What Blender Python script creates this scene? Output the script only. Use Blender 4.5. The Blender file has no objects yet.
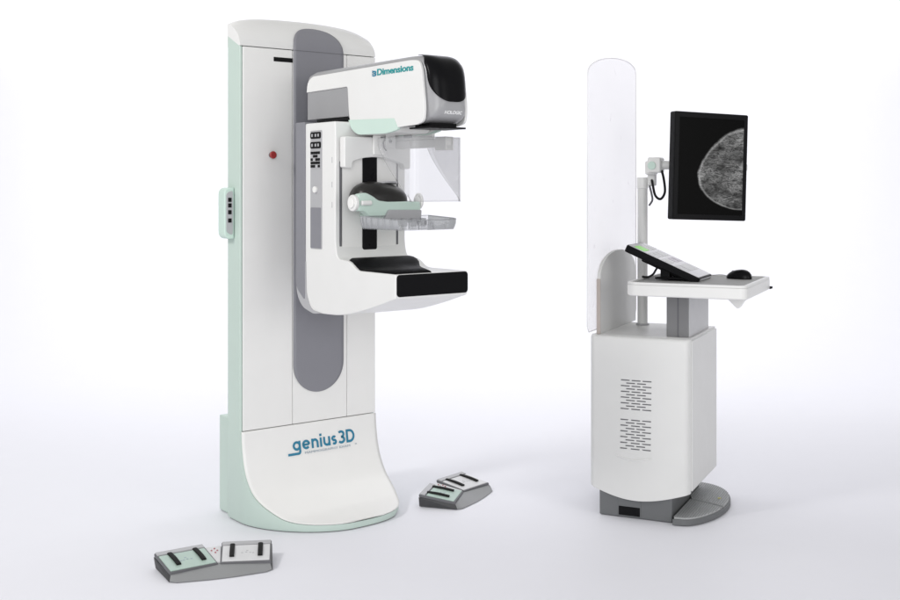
import bpy, bmesh, math, random
from mathutils import Vector, Matrix
R = math.radians
random.seed(4)
scene = bpy.context.scene
col = scene.collection

# ------------------------------------------------------------------ materials
def mat(name, rgb, rough=0.45, metal=0.0, coat=0.0, noise=0.04, bump=0.0, bscale=300.0, alpha=1.0, spec=0.5):
    m = bpy.data.materials.new(name); m.use_nodes = True
    nt = m.node_tree; b = nt.nodes['Principled BSDF']
    tc = nt.nodes.new('ShaderNodeTexCoord')
    n = nt.nodes.new('ShaderNodeTexNoise'); n.inputs['Scale'].default_value = 7.0; n.inputs['Detail'].default_value = 6
    nt.links.new(tc.outputs['Object'], n.inputs['Vector'])
    mr = nt.nodes.new('ShaderNodeMapRange')
    mr.inputs['To Min'].default_value = 1 - noise; mr.inputs['To Max'].default_value = 1 + noise * 0.4
    nt.links.new(n.outputs['Fac'], mr.inputs['Value'])
    mx = nt.nodes.new('ShaderNodeVectorMath'); mx.operation = 'SCALE'
    mx.inputs[0].default_value = rgb
    nt.links.new(mr.outputs['Result'], mx.inputs['Scale'])
    nt.links.new(mx.outputs['Vector'], b.inputs['Base Color'])
    mr2 = nt.nodes.new('ShaderNodeMapRange')
    mr2.inputs['To Min'].default_value = max(0.02, rough - 0.07); mr2.inputs['To Max'].default_value = rough + 0.07
    n2 = nt.nodes.new('ShaderNodeTexNoise'); n2.inputs['Scale'].default_value = 23.0; n2.inputs['Detail'].default_value = 5
    nt.links.new(tc.outputs['Object'], n2.inputs['Vector'])
    nt.links.new(n2.outputs['Fac'], mr2.inputs['Value'])
    nt.links.new(mr2.outputs['Result'], b.inputs['Roughness'])
    b.inputs['Metallic'].default_value = metal
    b.inputs['Coat Weight'].default_value = coat
    b.inputs['Specular IOR Level'].default_value = spec
    b.inputs['Alpha'].default_value = alpha
    if bump > 0:
        n3 = nt.nodes.new('ShaderNodeTexNoise'); n3.inputs['Scale'].default_value = bscale; n3.inputs['Detail'].default_value = 3
        nt.links.new(tc.outputs['Object'], n3.inputs['Vector'])
        bp = nt.nodes.new('ShaderNodeBump'); bp.inputs['Strength'].default_value = bump; bp.inputs['Distance'].default_value = 0.002
        nt.links.new(n3.outputs['Fac'], bp.inputs['Height'])
        nt.links.new(bp.outputs['Normal'], b.inputs['Normal'])
    return m

def clear_mat(name, rgb, lo, hi, rough=0.08):
    """clear plastic sheet: denser where seen edge-on"""
    m = mat(name, rgb, rough, noise=0.02)
    nt = m.node_tree; b = nt.nodes['Principled BSDF']
    lw = nt.nodes.new('ShaderNodeFresnel'); lw.inputs['IOR'].default_value = 1.35
    mr = nt.nodes.new('ShaderNodeMapRange'); mr.inputs['To Min'].default_value = lo; mr.inputs['To Max'].default_value = hi
    nt.links.new(lw.outputs['Fac'], mr.inputs['Value'])
    nt.links.new(mr.outputs['Result'], b.inputs['Alpha'])
    return m

W = mat('white_plastic', (.82, .815, .80), .38, bump=.05)
W2 = mat('white_plastic_bright', (.77, .768, .758), .33, bump=.04)
WC = mat('cart_white', (.70, .70, .692), .42, bump=.06)
MINT = mat('mint_plastic', (.53, .635, .58), .42, bump=.05)
MINT2 = mat('mint_bright', (.57, .71, .64), .38)
GREY = mat('grey_cover', (.225, .225, .25), .45, bump=.05)
GREY_L = mat('grey_light', (.42, .42, .435), .42)
INSETG = mat('inset_grey', (.31, .31, .32), .42)
HEADG = mat('head_grey', (.34, .34, .35), .33, bump=.05)
GREY_D = mat('grey_dark', (.12, .12, .13), .5, bump=.1)
CORE = mat('seam_core', (.42, .42, .41), .7)
BLACK = mat('black_plastic', (.007, .007, .008), .4, bump=.05, spec=.10)
CARBON = mat('carbon_black', (.006, .006, .007), .5, bump=.12, bscale=500, spec=.07)
GLOSSB = mat('gloss_black', (.004, .004, .005), .30, spec=.13)
RUBBER = mat('black_rubber', (.012, .012, .012), .7, spec=.2)
CUSH = mat('cushion_black', (.018, .017, .016), .33, bump=.08, spec=.4)
SIDEK = mat('side_dark', (.045, .045, .048), .55, bump=.1)
PEDAL_G = mat('pedal_grey', (.26, .265, .27), .5, bump=.15)
TREAD = mat('tread_grey', (.40, .41, .415), .55, bump=.2)
BASEG = mat('cart_base_grey', (.13, .135, .14), .5, bump=.15)
TRIM = mat('pale_edge', (.44, .39, .36), .5)
PLATE_W = mat('pedal_white', (.66, .66, .67), .4, noise=.08)
PLATE_M = mat('pedal_mint', (.42, .54, .48), .4, noise=.08)
RED = mat('red_button', (.33, .03, .03), .4)
TEAL = mat('teal_print', (.015, .19, .31), .45)
TEAL2 = mat('teal_print_green', (.015, .29, .30), .45)
INK = mat('grey_print', (.30, .36, .42), .5)
INKL = mat('pale_print', (.82, .82, .82), .45)
INKR = mat('red_print', (.42, .14, .16), .5)
METAL = mat('brushed_metal', (.55, .55, .56), .28, metal=.9)
TABLEG = mat('table_inset_grey', (.40, .40, .395), .6, bump=.1, spec=.15)
SCREENP = mat('console_face', (.60, .59, .61), .22)
GREEN = mat('green_key', (.25, .85, .06), .35)
KEYL = mat('lilac_key', (.50, .46, .52), .35)
CLEAR = clear_mat('clear_visor', (.52, .52, .54), .20, .38)
CLEARB = clear_mat('clear_paddle', (.60, .61, .63), .16, .90, .06)
RIBM = clear_mat('clear_ribs', (.50, .51, .53), .25, .8, .1)
SHIELD = clear_mat('shield_sheet', (.98, .96, .97), .09, .40, .3)
SHEDGE = mat('shield_edge', (.82, .82, .83), .3)

# ------------------------------------------------------------------ helpers
def smooth(me, ang=32):
    for p in me.polygons: p.use_smooth = True
    me.set_sharp_from_angle(angle=R(ang))

def obj(name, bm, m, parent=None, bevel=0, seg=3, smooth_ang=32, limit=28):
    bmesh.ops.recalc_face_normals(bm, faces=bm.faces)
    me = bpy.data.meshes.new(name); bm.to_mesh(me); bm.free()
    smooth(me, smooth_ang)
    me.materials.append(m)
    o = bpy.data.objects.new(name, me); col.objects.link(o)
    if parent: o.parent = parent
    if bevel:
        b = o.modifiers.new('bevel', 'BEVEL'); b.width = bevel; b.segments = seg
        b.limit_method = 'ANGLE'; b.angle_limit = R(limit); b.harden_normals = True
    return o

def thing(name, label, cat, loc, rz=0, group=None):
    o = bpy.data.objects.new(name, None); col.objects.link(o)
    o.empty_display_size = .1
    o.location = loc; o.rotation_euler = (0, 0, R(rz))
    o['label'] = label; o['category'] = cat
    if group: o['group'] = group
    return o

def box(bm, a, b):
    vs = [bm.verts.new((x, y, z)) for z in (a[2], b[2]) for y in (a[1], b[1]) for x in (a[0], b[0])]
    for f in ((0, 1, 3, 2), (4, 6, 7, 5), (0, 4, 5, 1), (1, 5, 7, 3), (3, 7, 6, 2), (2, 6, 4, 0)):
        bm.faces.new([vs[i] for i in f])
    return vs

def B(name, a, b, m, parent, bevel=0, seg=3):
    bm = bmesh.new(); box(bm, a, b); return obj(name, bm, m, parent, bevel, seg)

def prism(bm, pts, axis, lo, hi):
    """pts 2D; axis 'x': (y,z), 'y': (x,z), 'z': (x,y)"""
    def P(p, t):
        return {'x': (t, p[0], p[1]), 'y': (p[0], t, p[1]), 'z': (p[0], p[1], t)}[axis]
    a = [bm.verts.new(P(p, lo)) for p in pts]; b = [bm.verts.new(P(p, hi)) for p in pts]
    bm.faces.new(a); bm.faces.new(b[::-1])
    n = len(pts)
    for i in range(n): bm.faces.new((a[i], a[(i + 1) % n], b[(i + 1) % n], b[i]))

def PR(name, pts, axis, lo, hi, m, parent, bevel=0, seg=3):
    bm = bmesh.new(); prism(bm, pts, axis, lo, hi); return obj(name, bm, m, parent, bevel, seg)

def rrect(x0, y0, x1, y1, r, n=6):
    rr = r if isinstance(r, (list, tuple)) else [r] * 4
    out = []
    for (cx, cy, a0, q) in ((x1, y1, 0, rr[0]), (x0, y1, 90, rr[1]), (x0, y0, 180, rr[2]), (x1, y0, 270, rr[3])):
        ccx = cx - q if cx == x1 else cx + q; ccy = cy - q if cy == y1 else cy + q
        for i in range(n + 1):
            a = R(a0 + 90 * i / n); out.append((ccx + q * math.cos(a), ccy + q * math.sin(a)))
    return out

def fillet(pts, r, n=6):
    """round every corner of a closed 2D polygon; r scalar or list"""
    out = []; N = len(pts)
    for i in range(N):
        p = Vector(pts[i]); a = Vector(pts[i - 1]); b = Vector(pts[(i + 1) % N])
        rr = r[i] if isinstance(r, (list, tuple)) else r
        da, db = (a - p), (b - p)
        t = min(rr, da.length * .49, db.length * .49)
        if t < 1e-5: out.append(tuple(p)); continue
        s = p + da.normalized() * t; e = p + db.normalized() * t
        for k in range(n + 1):
            u = k / n
            out.append(tuple(s * (1 - u) ** 2 + p * 2 * u * (1 - u) + e * u * u))
    return out

def cyl(bm, c, axis, r, h, n=28, r2=None):
    """cylinder starting at c going h along axis vector"""
    ax = Vector(axis).normalized(); q = ax.to_track_quat('Z', 'Y')
    r2 = r if r2 is None else r2
    lo = [bm.verts.new(Vector(c) + q @ Vector((r * math.cos(2 * math.pi * i / n), r * math.sin(2 * math.pi * i / n), 0))) for i in range(n)]
    hi = [bm.verts.new(Vector(c) + q @ Vector((r2 * math.cos(2 * math.pi * i / n), r2 * math.sin(2 * math.pi * i / n), h))) for i in range(n)]
    bm.faces.new(lo); bm.faces.new(hi[::-1])
    for i in range(n): bm.faces.new((lo[i], lo[(i + 1) % n], hi[(i + 1) % n], hi[i]))

def CY(name, c, axis, r, h, m, parent, bevel=0, r2=None, n=28):
    bm = bmesh.new(); cyl(bm, c, axis, r, h, n, r2); return obj(name, bm, m, parent, bevel)

def spline(pts, n=8):
    P = [Vector(p) for p in pts]; out = []
    for i in range(len(P) - 1):
        p0 = P[max(i - 1, 0)]; p1 = P[i]; p2 = P[i + 1]; p3 = P[min(i + 2, len(P) - 1)]
        for k in range(n):
            t = k / n
            out.append(.5 * ((2 * p1) + (p2 - p0) * t + (2 * p0 - 5 * p1 + 4 * p2 - p3) * t * t + (3 * p1 - p0 - 3 * p2 + p3) * t ** 3))
    out.append(P[-1]); return out

def tube(bm, pts, r, n=10, closed=False):
    P = [Vector(p) for p in pts]; rings = []
    up = Vector((0, 0, 1)); N = len(P)
    for i, p in enumerate(P):
        d = (P[(i + 1) % N] - P[i - 1]) if closed else (P[min(i + 1, N - 1)] - P[max(i - 1, 0)])
        d.normalize()
        a = d.cross(up)
        if a.length < .05: a = d.cross(Vector((1, 0, 0)))
        a.normalize(); b = d.cross(a).normalized()
        if rings:
            a = (pa - d * pa.dot(d)).normalized(); b = d.cross(a).normalized()
        pa = a
        rings.append([bm.verts.new(p + a * r * math.cos(2 * math.pi * k / n) + b * r * math.sin(2 * math.pi * k / n)) for k in range(n)])
    M_ = N if closed else N - 1
    for i in range(M_):
        A, C_ = rings[i], rings[(i + 1) % N]
        for k in range(n): bm.faces.new((A[k], A[(k + 1) % n], C_[(k + 1) % n], C_[k]))
    if not closed: bm.faces.new(rings[0]); bm.faces.new(rings[-1][::-1])

def TU(name, pts, r, m, parent, sp=8, n=10):
    bm = bmesh.new(); tube(bm, spline(pts, sp) if sp else pts, r, n); return obj(name, bm, m, parent, smooth_ang=60)

def grid(bm, rows):
    V = [[bm.verts.new(p) for p in r] for r in rows]
    for i in range(len(V) - 1):
        for j in range(len(V[0]) - 1):
            try: bm.faces.new((V[i][j], V[i][j + 1], V[i + 1][j + 1], V[i + 1][j]))
            except ValueError: pass
    return V

def sheet(name, rows, m, parent, thick, off=1.0):
    bm = bmesh.new(); grid(bm, rows)
    bmesh.ops.remove_doubles(bm, verts=bm.verts, dist=1e-6)
    bmesh.ops.recalc_face_normals(bm, faces=bm.faces)
    me = bpy.data.meshes.new(name); bm.to_mesh(me); bm.free(); smooth(me, 40); me.materials.append(m)
    o = bpy.data.objects.new(name, me); col.objects.link(o); o.parent = parent
    s = o.modifiers.new('solid', 'SOLIDIFY'); s.thickness = thick; s.offset = off
    return o

def text_mesh(body, size, bold=0.0, extrude=.0006, space=1.0):
    cu = bpy.data.curves.new('tmp', 'FONT'); cu.body = body; cu.size = size; cu.offset = bold
    cu.extrude = extrude; cu.space_character = space; cu.resolution_u = 6
    o = bpy.data.objects.new('tmp', cu); col.objects.link(o)
    dg = bpy.context.evaluated_depsgraph_get(); dg.update()
    me = bpy.data.meshes.new_from_object(o.evaluated_get(dg))
    bpy.data.objects.remove(o); bpy.data.curves.remove(cu)
    return me

def lettering(name, body, size, fn, m, parent, bold=0.0, space=1.0, width=None):
    """fn maps (text x, text y, text z) to local coords"""
    me = text_mesh(body, size, bold, space=space)
    xs = [v.co.x for v in me.vertices]; x0 = min(xs); s = 1.0
    if width: s = width / (max(xs) - x0)
    for v in me.vertices: v.co = fn((v.co.x - x0) * s, v.co.y, v.co.z)
    me.materials.clear(); me.materials.append(m)
    o = bpy.data.objects.new(name, me); col.objects.link(o); o.parent = parent
    return o

def interp(t, T, V):
    if t <= T[0]: return V[0]
    for i in range(len(T) - 1):
        if t <= T[i + 1]:
            k = (t - T[i]) / (T[i + 1] - T[i]); return V[i] + (V[i + 1] - V[i]) * k
    return V[-1]

# ================================================================== SETTING
def structure(o): o['kind'] = 'structure'; return o
def floor_mat(name, rgb):
    m = mat(name, rgb, .55, noise=.012, bump=.02, bscale=60, spec=.25); return m
FL = floor_mat('studio_floor', (.80, .80, .848))
BK = floor_mat('studio_backdrop', (.80, .80, .848))
bm = bmesh.new()
grid(bm, [[(-9, -1.5, 0), (9, -1.5, 0)], [(-9, 8.5, 0), (9, 8.5, 0)]])
structure(obj('floor', bm, FL))
bm = bmesh.new()
rows = []
for i in range(25):
    a = R(90 * i / 24); rows.append([(-9, 8.5 + 2.5 * math.sin(a), 2.5 * (1 - math.cos(a))), (9, 8.5 + 2.5 * math.sin(a), 2.5 * (1 - math.cos(a)))])
rows.append([(-9, 11, 7), (9, 11, 7)])
grid(bm, rows); structure(obj('backdrop', bm, BK, smooth_ang=80))

# ================================================================== MAMMOGRAPHY MACHINE
# local frame: x across the front, -y out of the front, z up. (v = -y)
MM = thing('mammography_machine',
           'tall white and mint breast X-ray machine with flared base and projecting tube arm',
           'mammography machine', (-.929, 5.0, 0), 38)
CW = .723; XC = CW / 2; TH = .12                     # column width, centre, depth

# flare profile: forward distance v as a function of height
FZ = [.034, .038, .050, .075, .13, .19, .255, .33, .408]
FV = [.375, .300, .235, .185, .10, .052, .024, .008, .0]
def vz(z): return interp(z, FZ, FV)
# cap profile (y, z) measured by arc length beyond the seam
CAP = [(0, 2.120), (.004, 2.147), (.018, 2.175), (.042, 2.203), (.072, 2.227), (.100, 2.242), (.118, 2.249)]
def crown(x, k): return .022 * k * (1 - min(1, abs((x - XC) / XC)) ** 2.2) - .020 * k * max(0, (abs(x - XC) / XC)) ** 8
S = [0]
for i in range(1, len(CAP)): S.append(S[-1] + math.dist(CAP[i], CAP[i - 1]))
def front_pt(x, s, off=0):
    """point on the column front; s = height up to the seam then arc length over the cap"""
    if s <= 2.12: return Vector((x, -off, s))
    d = s - 2.12
    y = interp(d, S, [c[0] for c in CAP]); z = interp(d, S, [c[1] for c in CAP])
    k = min(1, d / S[-1])
    return Vector((x, y - off * (1 - .6 * k), z + crown(x, k) + off * .8 * k))

B('column_core', (.012, .016, .03), (CW - .012, TH - .004, 2.115), CORE, MM, .004)
G = .0010
for (x0, x1) in ((.014, .2670 - G), (.2670 + G, .561 - G), (.561 + G, CW - .0005)):
    B('front_panel', (x0, 0, .408 + G), (x1, .016, 2.12 - G), W, MM, .0035)

# flared base cover (white) with the plan outline of the skirt
VM = .375
def halfw(v, side):
    if v <= 0: return XC
    n = 1.75 if side < 0 else 3.0
    t = min(1, v / VM)
    return XC * max(0, 1 - t ** n) ** (1 / n)
bm = bmesh.new()
prof = spline([(v, z, 0) for v, z in zip(FV, FZ)], 5)
prof = [(p.x, p.y) for p in prof]
prof.sort(key=lambda p: p[0])
prof[0] = (0, .408 - G)
rows = []
for (v, z) in prof:
    xl = XC - halfw(v, -1) + .007 * (1 - min(1, v / VM)); xr = XC + halfw(v, 1) - .0005
    rows.append([(xl + (xr - xl) * j / 40, -v, z) for j in range(41)])
grid(bm, rows)
o = obj('base_cover', bm, W, MM, smooth_ang=60)
sm = o.modifiers.new('solid', 'SOLIDIFY'); sm.thickness = .004; sm.offset = 0

# mint skirt under the flare
bm = bmesh.new()
top, mid, bot = [], [], []
outl = []
vs_ = [p[0] for p in prof if p[0] < .86 * VM]
def hwi(dx, side):
    n = 1.75 if side < 0 else 3.0
    return VM * max(0, 1 - (abs(dx) / XC) ** n) ** (1 / n)
xl_, xr_ = halfw(.86 * VM, -1), halfw(.86 * VM, 1)
outl = [(XC - halfw(v, -1), v) for v in vs_]
for i in range(49):
    dx = -xl_ + (xl_ + xr_) * i / 48; outl.append((XC + dx, hwi(dx, -1 if dx < 0 else 1)))
outl += [(XC + halfw(v, 1) - .004, v) for v in vs_[::-1]]
outl = [(0, -TH)] + outl + [(CW - .004, -TH)]
def hz(v):
    v = max(0, v)
    return interp(v, [p[0] for p in prof], [p[1] for p in prof])
bm = bmesh.new()
r0 = [(x + (XC - x) * .02, -v + (.004 if v > 0 else 0), .004) for x, v in outl]
r1 = [(x, -v, .016) for x, v in outl]
r2 = [(x, -v, max(.018, hz(v) - .003)) for x, v in outl]
r3 = [(x + (XC - x) * .035, -v * .992, max(.017, hz(v) - .0045)) for x, v in outl]
grid(bm, [r0, r1, r2, r3])
obj('base_skirt', bm, MINT, MM, smooth_ang=50)
bm = bmesh.new(); prism(bm, [(x + (XC - x) * .03, -v * .97) for x, v in outl], 'z', 0.0, .006)
obj('base_foot', bm, GREY_D, MM)

# mint side panels reaching up into the leaning cap
for sx in (0, 1):
    sec = [(0.002, .40), (0.002, 2.112)] + [(.006, 2.122), (TH, 2.178), (TH, .40)]
    x0, x1 = (0, .013) if sx == 0 else (CW - .013, CW)
    if sx: sec = [(max(p[0], .0175) if p[1] < 2.12 else p[0] + .01, p[1]) for p in sec]
    PR('side_panel', sec, 'x', x0, x1, MINT, MM, .004 if not sx else 0)
B('back_panel', (.013, TH - .004, .02), (CW - .013, TH + .004, 2.2), MINT, MM, .003)
B('rear_box', (.03, TH + .002, 0.003), (CW - .03, .262, .442), MINT, MM, .006)

# cap
rows = []
for k in range(0, 25):
    s = 2.1216 + (S[-1] - .0016) * k / 24
    rows.append([front_pt(.0005 + (CW - .001) * j / 40, s) for j in range(41)])
last = rows[-1]
rows.append([p + Vector((0, .006, -.003)) for p in last])
rows.append([Vector((p.x, TH + .003, p.z - .012)) for p in last])
rows.append([Vector((p.x, TH + .003, 2.125)) for p in last])
bm = bmesh.new(); V = grid(bm, rows)
for j in (0, 40):
    try: bm.faces.new([r[j] for r in V])
    except ValueError: pass
obj('column_cap', bm, W2, MM, smooth_ang=50)

# grey vertical track with rounded ends running over the cap
TX0, TX1 = .268, .537; TC = (TX0 + TX1) / 2; TR = (TX1 - TX0) / 2
rows = []
zb = .545; zt = 2.236
def twid(s):
    if s < zb + TR:
        t = (zb + TR - s) / TR; return TR * math.sqrt(max(0, 1 - t * t))
    if s > zt - .125:
        t = (s - (zt - .125)) / .125; return TR * max(0, 1 - t ** 2.3) ** (1 / 2.3)
    return TR
ss = [zb + TR * (1 - math.cos(R(90 * i / 14))) for i in range(15)] + [.9, 1.3, 1.7, 2.0] + [zt - .125 + .125 * math.sin(R(90 * i / 16)) for i in range(17)]
for s in ss:
    w = max(.0004, twid(s)); rows.append([front_pt(TC - w + 2 * w * j / 16, s, .003) for j in range(17)])
sheet('track_cover', rows, GREY, MM, .004)
B('track_seam', (TX0 + .002, -.0085, 2.1185), (TX1 - .002, -.0062, 2.1200), GREY_D, MM)

B('card_slot', (.168, -.0025, 2.062), (.266, .010, 2.082), BLACK, MM, .002)
es = CY('emergency_button', (.155, 0, 1.638), (0, -1, 0), .013, .016, GREY_D, MM, .002)
CY('button_head', (.155, -.014, 1.638), (0, -1, 0), .0170, .011, RED, es, .005)

# logo on the base cover, wrapped on the flare
def base_fn(x0, z0, lift=.0036):
    def f(x, y, z):
        zz = z0 + y + x * .0
        return Vector((x0 + x, -vz(zz) - lift - z, zz))
    return f
def gen_word(x0, z0, h, name, m, th):
    """round geometric lettering 'genius3D' drawn with strokes"""
    bm = bmesh.new(); xh = h * .70
    def stroke(pts, w=th):
        P = [Vector((p[0], p[1])) for p in pts]; L = []; Rr = []
        for i in range(len(P)):
            d = (P[min(i + 1, len(P) - 1)] - P[max(i - 1, 0)]).normalized(); n = Vector((-d.y, d.x)) * w / 2
            e = d * (-w * .0)
            L.append(P[i] + n + e); Rr.append(P[i] - n + e)
        fn = base_fn(x0, z0)
        rows = [[fn(q.x, q.y, 0) for q in L], [fn(q.x, q.y, 0) for q in Rr]]
        a = [bm.verts.new(p) for p in rows[0]]; b = [bm.verts.new(p) for p in rows[1]]
        for i in range(len(a) - 1): bm.faces.new((a[i], a[i + 1], b[i + 1], b[i]))
    def arc(cx, cy, rx, ry, a0, a1, n=14): return [(cx + rx * math.cos(R(a0 + (a1 - a0) * i / n)), cy + ry * math.sin(R(a0 + (a1 - a0) * i / n))) for i in range(n + 1)]
    t2 = th / 2; r = xh / 2 - t2; cx = 0
    # g
    c = r + t2; stroke(arc(c, xh / 2, r, r, 0, 360, 24)); gx = c + r
    stroke([(gx, xh), (gx, -.004)] + arc(gx - r * .55, -.004, r * .55, r * .62, 0, -90, 8) + [(-r * 1.75, -.004 - r * .62)])
    cx = gx + t2 + h * .13
    # e
    c = cx + r + t2; stroke([(c - r, xh / 2), (c + r, xh / 2)], th * .85); stroke(arc(c, xh / 2, r, r, 0, 318, 22)); cx = c + r + t2 + h * .12
    # n
    w = r * .86; stroke([(cx + t2, 0), (cx + t2, xh)]); stroke(arc(cx + t2 + w, xh - t2 - w, w, w, 180, 0, 14) + [(cx + t2 + 2 * w, 0)]); cx += 2 * w + th + h * .13
    # i
    stroke([(cx + t2, 0), (cx + t2, xh)]); stroke([(cx + t2, xh + h * .10), (cx + t2, xh + h * .10 + th * 1.05)], th * 1.1); cx += th + h * .13
    # u
    stroke([(cx + t2, xh)] + arc(cx + t2 + w, t2 + w, w, w, 180, 360, 14)); stroke([(cx + t2 + 2 * w, xh), (cx + t2 + 2 * w, 0)]); cx += 2 * w + th + h * .11
    # s
    q = (xh - th) / 4; sx = cx + q * 1.15 + t2
    stroke(arc(sx, xh - t2 - q, q * 1.15, q, 35, 270, 14) + arc(sx, t2 + q, q * 1.15, q, 90, -145, 14)[1:]); cx = sx + q * 1.15 + t2 + h * .10
    # 3
    q = (h - th) / 4; sx = cx + q * 1.1 + t2
    stroke(arc(sx, h - t2 - q, q * 1.2, q, 140, -90, 16)); stroke(arc(sx, t2 + q, q * 1.3, q, 90, -145, 16)); cx = sx + q * 1.3 + t2 + h * .10
    # D
    hh = h / 2 - t2
    stroke([(cx + t2, 0), (cx + t2, h)]); stroke([(cx + t2, h - t2), (cx + t2 + h * .2, h - t2)] + arc(cx + t2 + h * .22, h / 2, hh * .95, hh, 90, -90, 18) + [(cx + t2, t2)])
    o = obj(name, bm, m, MM); return cx + h * .22 + hh + th
wd = gen_word(.258, .290, .060, 'lettering', TEAL, .0108)
lettering('lettering', 'MAMMOGRAPHY EXAM', .0135, base_fn(.318, .271), INK, MM, width=.245)
lettering('lettering', 'TM', .008, base_fn(.590, .276), INK, MM)

# side pod with buttons on the left of the column
pod_o = [(-.001, 1.262)] + [(-.022 - .028 * math.sin(R(a)), 1.292 - .030 * math.cos(R(a))) for a in range(0, 91, 15)] + \
        [(-.022 - .028 * math.cos(R(a)), 1.462 + .030 * math.sin(R(a))) for a in range(0, 91, 15)] + [(-.001, 1.492)]
pod = PR('side_control_pod', pod_o, 'y', .052, .115, MINT2, MM, .006)
pin = fillet([(-.010, 1.278), (-.041, 1.292), (-.041, 1.466), (-.010, 1.480)], .014)
PR('keypad', pin, 'y', .048, .053, GREY_L, pod, .001)
for zc in (1.345, 1.382, 1.412, 1.437):
    B('key', (-.034, .045, zc - .010), (-.017, .049, zc + .009), BLACK, pod, .002)

# ---- C-arm
B('arm_pivot', (.310, -.20, 1.05), (.445, 0, 1.775), GREY, MM, .01)
AM = PR('arm_mount', fillet([(-.185, 1.775), (-.262, 1.775), (-.262, 1.0), (-.185, 1.055)], [.006, .004, .02, .03]), 'x', .174, .549, GREY, MM, .004)
PR('lower_bumper', fillet([(-.186, 1.17), (-.266, 1.17), (-.270, 1.03), (-.310, .965), (-.40, .957), (-.33, .949), (-.235, .972), (-.188, 1.03)], [.002, .002, .03, .03, .002, .02, .035, .04]), 'x', .1765, .5465, GREY_L, AM, .008)
body_sec = [(-.257, 1.768), (-.257, 1.02), (-.30, .952), (-.56, .958), (-.76, 1.004), (-.935, 1.056), (-.935, 1.152), (-.665, 1.152), (-.608, 1.188), (-.515, 1.194), (-.50, 1.25), (-.50, 1.768)]
body_r = [.01, .06, .05, .12, .1, .01, .008, .03, .03, .035, .03, .01]
CB = PR('c_arm_body', fillet(body_sec, body_r, 8), 'x', .18, .54, W2, MM, .014, 5)
# control strip on the left side
PR('control_strip', [(-y, z) for y, z in rrect(.306, 1.228, .397, 1.735, .006)], 'x', .1765, .1825, GREY_L, CB, .001)
PR('strip_recess', [(-y, z) for y, z in rrect(.309, 1.232, .394, 1.405, .005)], 'x', .1745, .178, GREY, CB, .001)
for (z0, z1) in ((1.700, 1.728), (1.658, 1.686)):
    k = PR('button_block', [(-y, z) for y, z in rrect(.310, z0, .393, z1, .008)], 'x', .1725, .178, BLACK, CB, .0015)
    for yy in (.322, .350, .372):
        B('icon', (.1712, -yy - .011, z0 + .008), (.1728, -yy, z1 - .008), GREY_L, k)
random.seed(11)
kb = PR('keypad', [(-y, z) for y, z in rrect(.310, 1.572, .393, 1.648, .005)], 'x', .174, .178, GREY_L, CB, .001)
for r_ in range(5):
    for c_ in range(4):
        if (r_, c_) in ((0, 2), (2, 1), (3, 0), (3, 3)): continue
        y0 = .314 + c_ * .0195; z0 = 1.576 + r_ * .0143
        B('key', (.1715, -y0 - .0165, z0), (.175, -y0, z0 + .0115), BLACK, kb, .0015)
CY('strip_knob', (.178, -.352, 1.482), (-1, 0, 0), .014, .012, W, CB, .003)
# front compression column details
B('front_plate', (.213, -.5035, 1.240), (.505, -.500, 1.640), W, CB, .001)
PR('track_slot', rrect(.313, 1.226, .387, 1.66, .010), 'y', -.5065, -.500, GLOSSB, CB, .001)
for x in (.200, .489):
    B('guide_groove', (x, -.5055, 1.244), (x + .010, -.500, 1.60), GREY_D, CB, .001)
for zc in (1.606, 1.503, 1.418):
    B('scale_mark', (.1790, -.478, zc - .012), (.1802, -.475, zc + .012), GREY_L, CB)
# carriage (upper compression cover)
car = [(.197, 1.704), (.197, 1.574), (.236, 1.570), (.240, 1.600), (.300, 1.616), (.350, 1.620), (.405, 1.618), (.470, 1.600), (.500, 1.590), (.505, 1.570), (.537, 1.572), (.537, 1.704)]
CR = PR('carriage_cover', fillet(car, .010), 'y', -.545, -.508, W2, MM, .006)
B('cover_step', (.335, -.556, 1.628), (.405, -.544, 1.712), W, CR, .006)
B('dark_lip', (.372, -.560, 1.700), (.405, -.5555, 1.706), GREY_D, CR)
TU('release_hook', [(.392, -.558, 1.695), (.381, -.563, 1.680), (.385, -.563, 1.660), (.398, -.560, 1.648)], .0028, GREY_D, CR, 6)
lb = PR('label_plate', rrect(.395, 1.658, .445, 1.715, .007), 'y', -.562, -.544, W2, CR, .002)
CY('emblem', (.418, -.5615, 1.688), (0, -1, 0), .0095, .0012, GREY_L, lb)
B('emblem_bar', (.412, -.5635, 1.684), (.424, -.5625, 1.692), GREY_D, lb)
# rail carrying the face visor
bm = bmesh.new()
box(bm, (.458, -.892, 1.655), (.480, -.50, 1.690)); box(bm, (.462, -.80, 1.689), (.476, -.50, 1.722))
RL = obj('visor_rail', bm, W2, MM, .004)
B('rail_clip', (.448, -.905, 1.642), (.490, -.835, 1.697), W, RL, .003)
B('rail_cap', (.459, -.66, 1.700), (.4785, -.60, 1.716), GREY_L, RL, .002)

# clear U-shaped face visor
rows = []
def visor_row(t):
    z = 1.695 - .262 * t
    back = .66 + .235 * max(0, (t - .12) / .88) ** 1.25
    xl, xr, yf, rr = .288, .538, .905, .028
    pts = []
    for i in range(7): pts.append((xl, back + (yf - rr - back) * i / 7))
    for i in range(7): a = R(90 * i / 6); pts.append((xl + rr - rr * math.cos(a), yf - rr + rr * math.sin(a)))
    for i in range(1, 6): pts.append((xl + rr + (xr - xl - 2 * rr) * i / 6, yf))
    for i in range(7): a = R(90 * i / 6); pts.append((xr - rr + rr * math.sin(a), yf - rr + rr * math.cos(a)))
    for i in range(1, 8): pts.append((xr, yf - rr - (yf - rr - back) * i / 7))
    return [(x, -v, z) for x, v in pts]
for i in range(17): rows.append(visor_row(i / 16))
sheet('face_visor', rows, CLEAR, MM, .003)

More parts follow.
